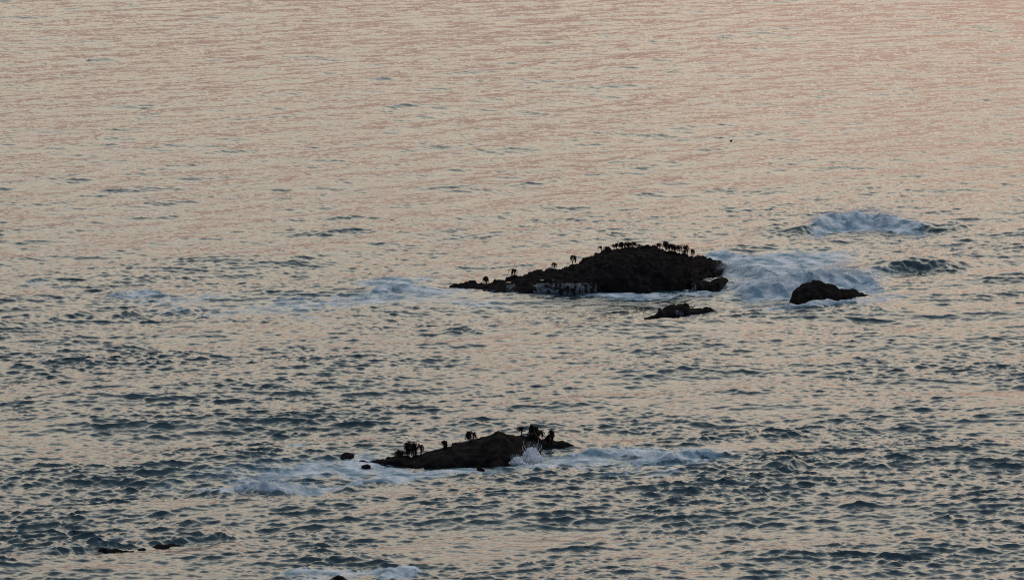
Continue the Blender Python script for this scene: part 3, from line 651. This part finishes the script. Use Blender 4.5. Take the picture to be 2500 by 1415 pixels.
# ------------------------------------------------------------------ water running off the island's shelf
def fall(name, uvs, label, seed, n, wpx, Bv):
    rng = random.Random(seed); V, F = [], []
    o = Vector((0, 0, HC))
    for i in range(n):
        u, v0, v1 = uvs(rng); p = None
        hit = Bv.ray_cast(o, ray(u, v0).normalized())[0]; foot = Bv.ray_cast(o, ray(u, v1 - 2).normalized())[0]
        if hit is None or foot is None: continue
        yy = min(hit.y, foot.y) - .05; a = atY(u, v0, yy + (hit.y - yy) * .6); b = atY(u + rng.uniform(-1.5, 1.5), v1, yy)
        path = []
        for j in range(7):
            t = j / 6; q = a.lerp(b, t); q.y = a.y + (b.y - a.y) * min(1, t * 2.2) - .06 * math.sin(t * math.pi); q.x += .012 * math.sin(t * 7 + i); path.append(q)
        w = rng.uniform(.01, .045) * wpx; v2, f2 = ribbon(path, [w * x for x in (.5, .8, 1, 1.1, 1.1, 1.3, 1.6)], .006, Vector((1, 0, 0)))
        F += [tuple(x + len(V) for x in f) for f in f2]; V += [tuple(x) for x in v2]
    if V: tag(mesh_np(name, V, F, M_FALL), label, "waterfall", kind="stuff")
def sheet(uL, uR, v0, v1, label, Bv, seed):
    """one thin torn sheet of water that slips over the lip and drops in front of the rock face"""
    o = Vector((0, 0, HC)); us = np.linspace(uL, uR, max(6, int((uR - uL) / 1.5))); nj = 12; A = np.zeros((len(us), nj, 3))
    for i, u in enumerate(us):
        a = v0 + 2.5 * mnoise.noise(Vector((u * .15, seed, 0))); b = v1 + 1.5 * mnoise.noise(Vector((u * .3, seed, 4))); ylast = None
        for j in range(nj):
            v = a + (b - a) * j / (nj - 1); h = Bv.ray_cast(o, ray(u, v).normalized())[0]
            y = (h.y if h else ylast if ylast else G(u, v1).y) - .09 - .05 * math.sin(j / (nj - 1) * math.pi)
            if ylast: y = min(y, ylast + .02)
            ylast = y; q = atY(u, v, y); A[i, j] = q
    for _ in range(2): A[1:-1, :, 1] = (A[:-2, :, 1] + A[1:-1, :, 1] * 2 + A[2:, :, 1]) / 4
    n = len(us) * nj; V = A.reshape(-1, 3); B_ = V + np.array([0, .012, 0]); F = gridF(len(us), nj)
    ob = mesh_np("water_cascade", np.concatenate([V, B_]), np.concatenate([F, F[:, ::-1] + n]), M_FALL)
    tag(ob, label, "waterfall", kind="stuff")
sheet(1302, 1456, 691, 721, "long curtain of thin waterfalls streaming off the island's front shelf", B_BIG, 1)
sheet(1236, 1258, 694, 719, "narrow waterfall below the pale pool on the island's left shelf", B_BIG, 2)
sheet(1176, 1214, 707, 718, "faint trickle low on the island's left end", B_BIG, 3)
sheet(1686, 1700, 690, 712, "thin waterfall in the cleft at the island's right end", B_BIG, 4)
sheet(1650, 1668, 757, 771, "pale trickle down the front of the low jagged rock", B_SMALL, 5)

def pool(u, v, w, d, label, Bv):
    hit = Bv.ray_cast(Vector((0, 0, HC)), ray(u, v).normalized())[0]
    if hit is None: return
    k = ppm(hit.y); V = [(0, 0, .012)]; n = 28
    for i in range(n):
        a = 2 * math.pi * i / n; r = 1 + .25 * mnoise.noise(Vector((math.cos(a) * 1.5, math.sin(a) * 1.5, u)))
        V.append((math.cos(a) * w / k / 2 * r, math.sin(a) * d * r, .004))
    for i in range(n): V.append((V[1 + i][0], V[1 + i][1], -.25))
    me = bpy.data.meshes.new("tide_pool"); me.from_pydata(V, [], [(0, 1 + i, 1 + (i + 1) % n) for i in range(n)] + [(1 + i, 1 + n + i, 1 + n + (i + 1) % n, 1 + (i + 1) % n) for i in range(n)])
    me.materials.append(M_POOL); o = bpy.data.objects.new("tide_pool", me); COL.objects.link(o); o.location = hit + Vector((0, .03, .02)); tag(o, label, "tide pool")
pool(1246, 690, 20, .22, "pale shining pool on the island's left shelf above the narrow waterfall", B_BIG)
pool(1306, 692, 20, .12, "thin bright pool at the lip of the long waterfall curtain", B_BIG)
pool(1322, 684, 22, .30, "largest bright pool behind the shelf, left of the dome", B_BIG)
pool(1350, 684, 12, .2, "small bright pool close under the dome's left side", B_BIG)

# ------------------------------------------------------------------ the far speck
def speck():
    c = G(1785, 346); e = bpy.data.objects.new("floating_kelp", None); COL.objects.link(e); e.location = (c.x, c.y, sea_z(c.x, c.y))
    tag(e, "tiny dark reddish speck floating alone far out on the pink water", "floating kelp")
    V, F = blobmesh(Vector((0, 0, .02)), .065, (1.2, .8, .7), 3, 14, .3); mesh_np("float_bulb", V, F, M_FROND, parent=e)
    V, F = [], []
    for i in range(9):
        a = i * .7; P = [Vector((math.cos(a) * t, math.sin(a) * t * .7, .05 + .07 * math.sin(t * 8) - t * .12)) for t in (0, .05, .1, .15, .2)]
        v2, f2 = ribbon(P, [.04, .06, .06, .05, .02], .005, Vector((-math.sin(a), math.cos(a), 0))); F += [tuple(x + len(V) for x in f) for f in f2]; V += v2
    mesh_np("blades", [tuple(v) for v in V], F, M_FROND, parent=e)
speck()
print("script s", time.time() - t0)
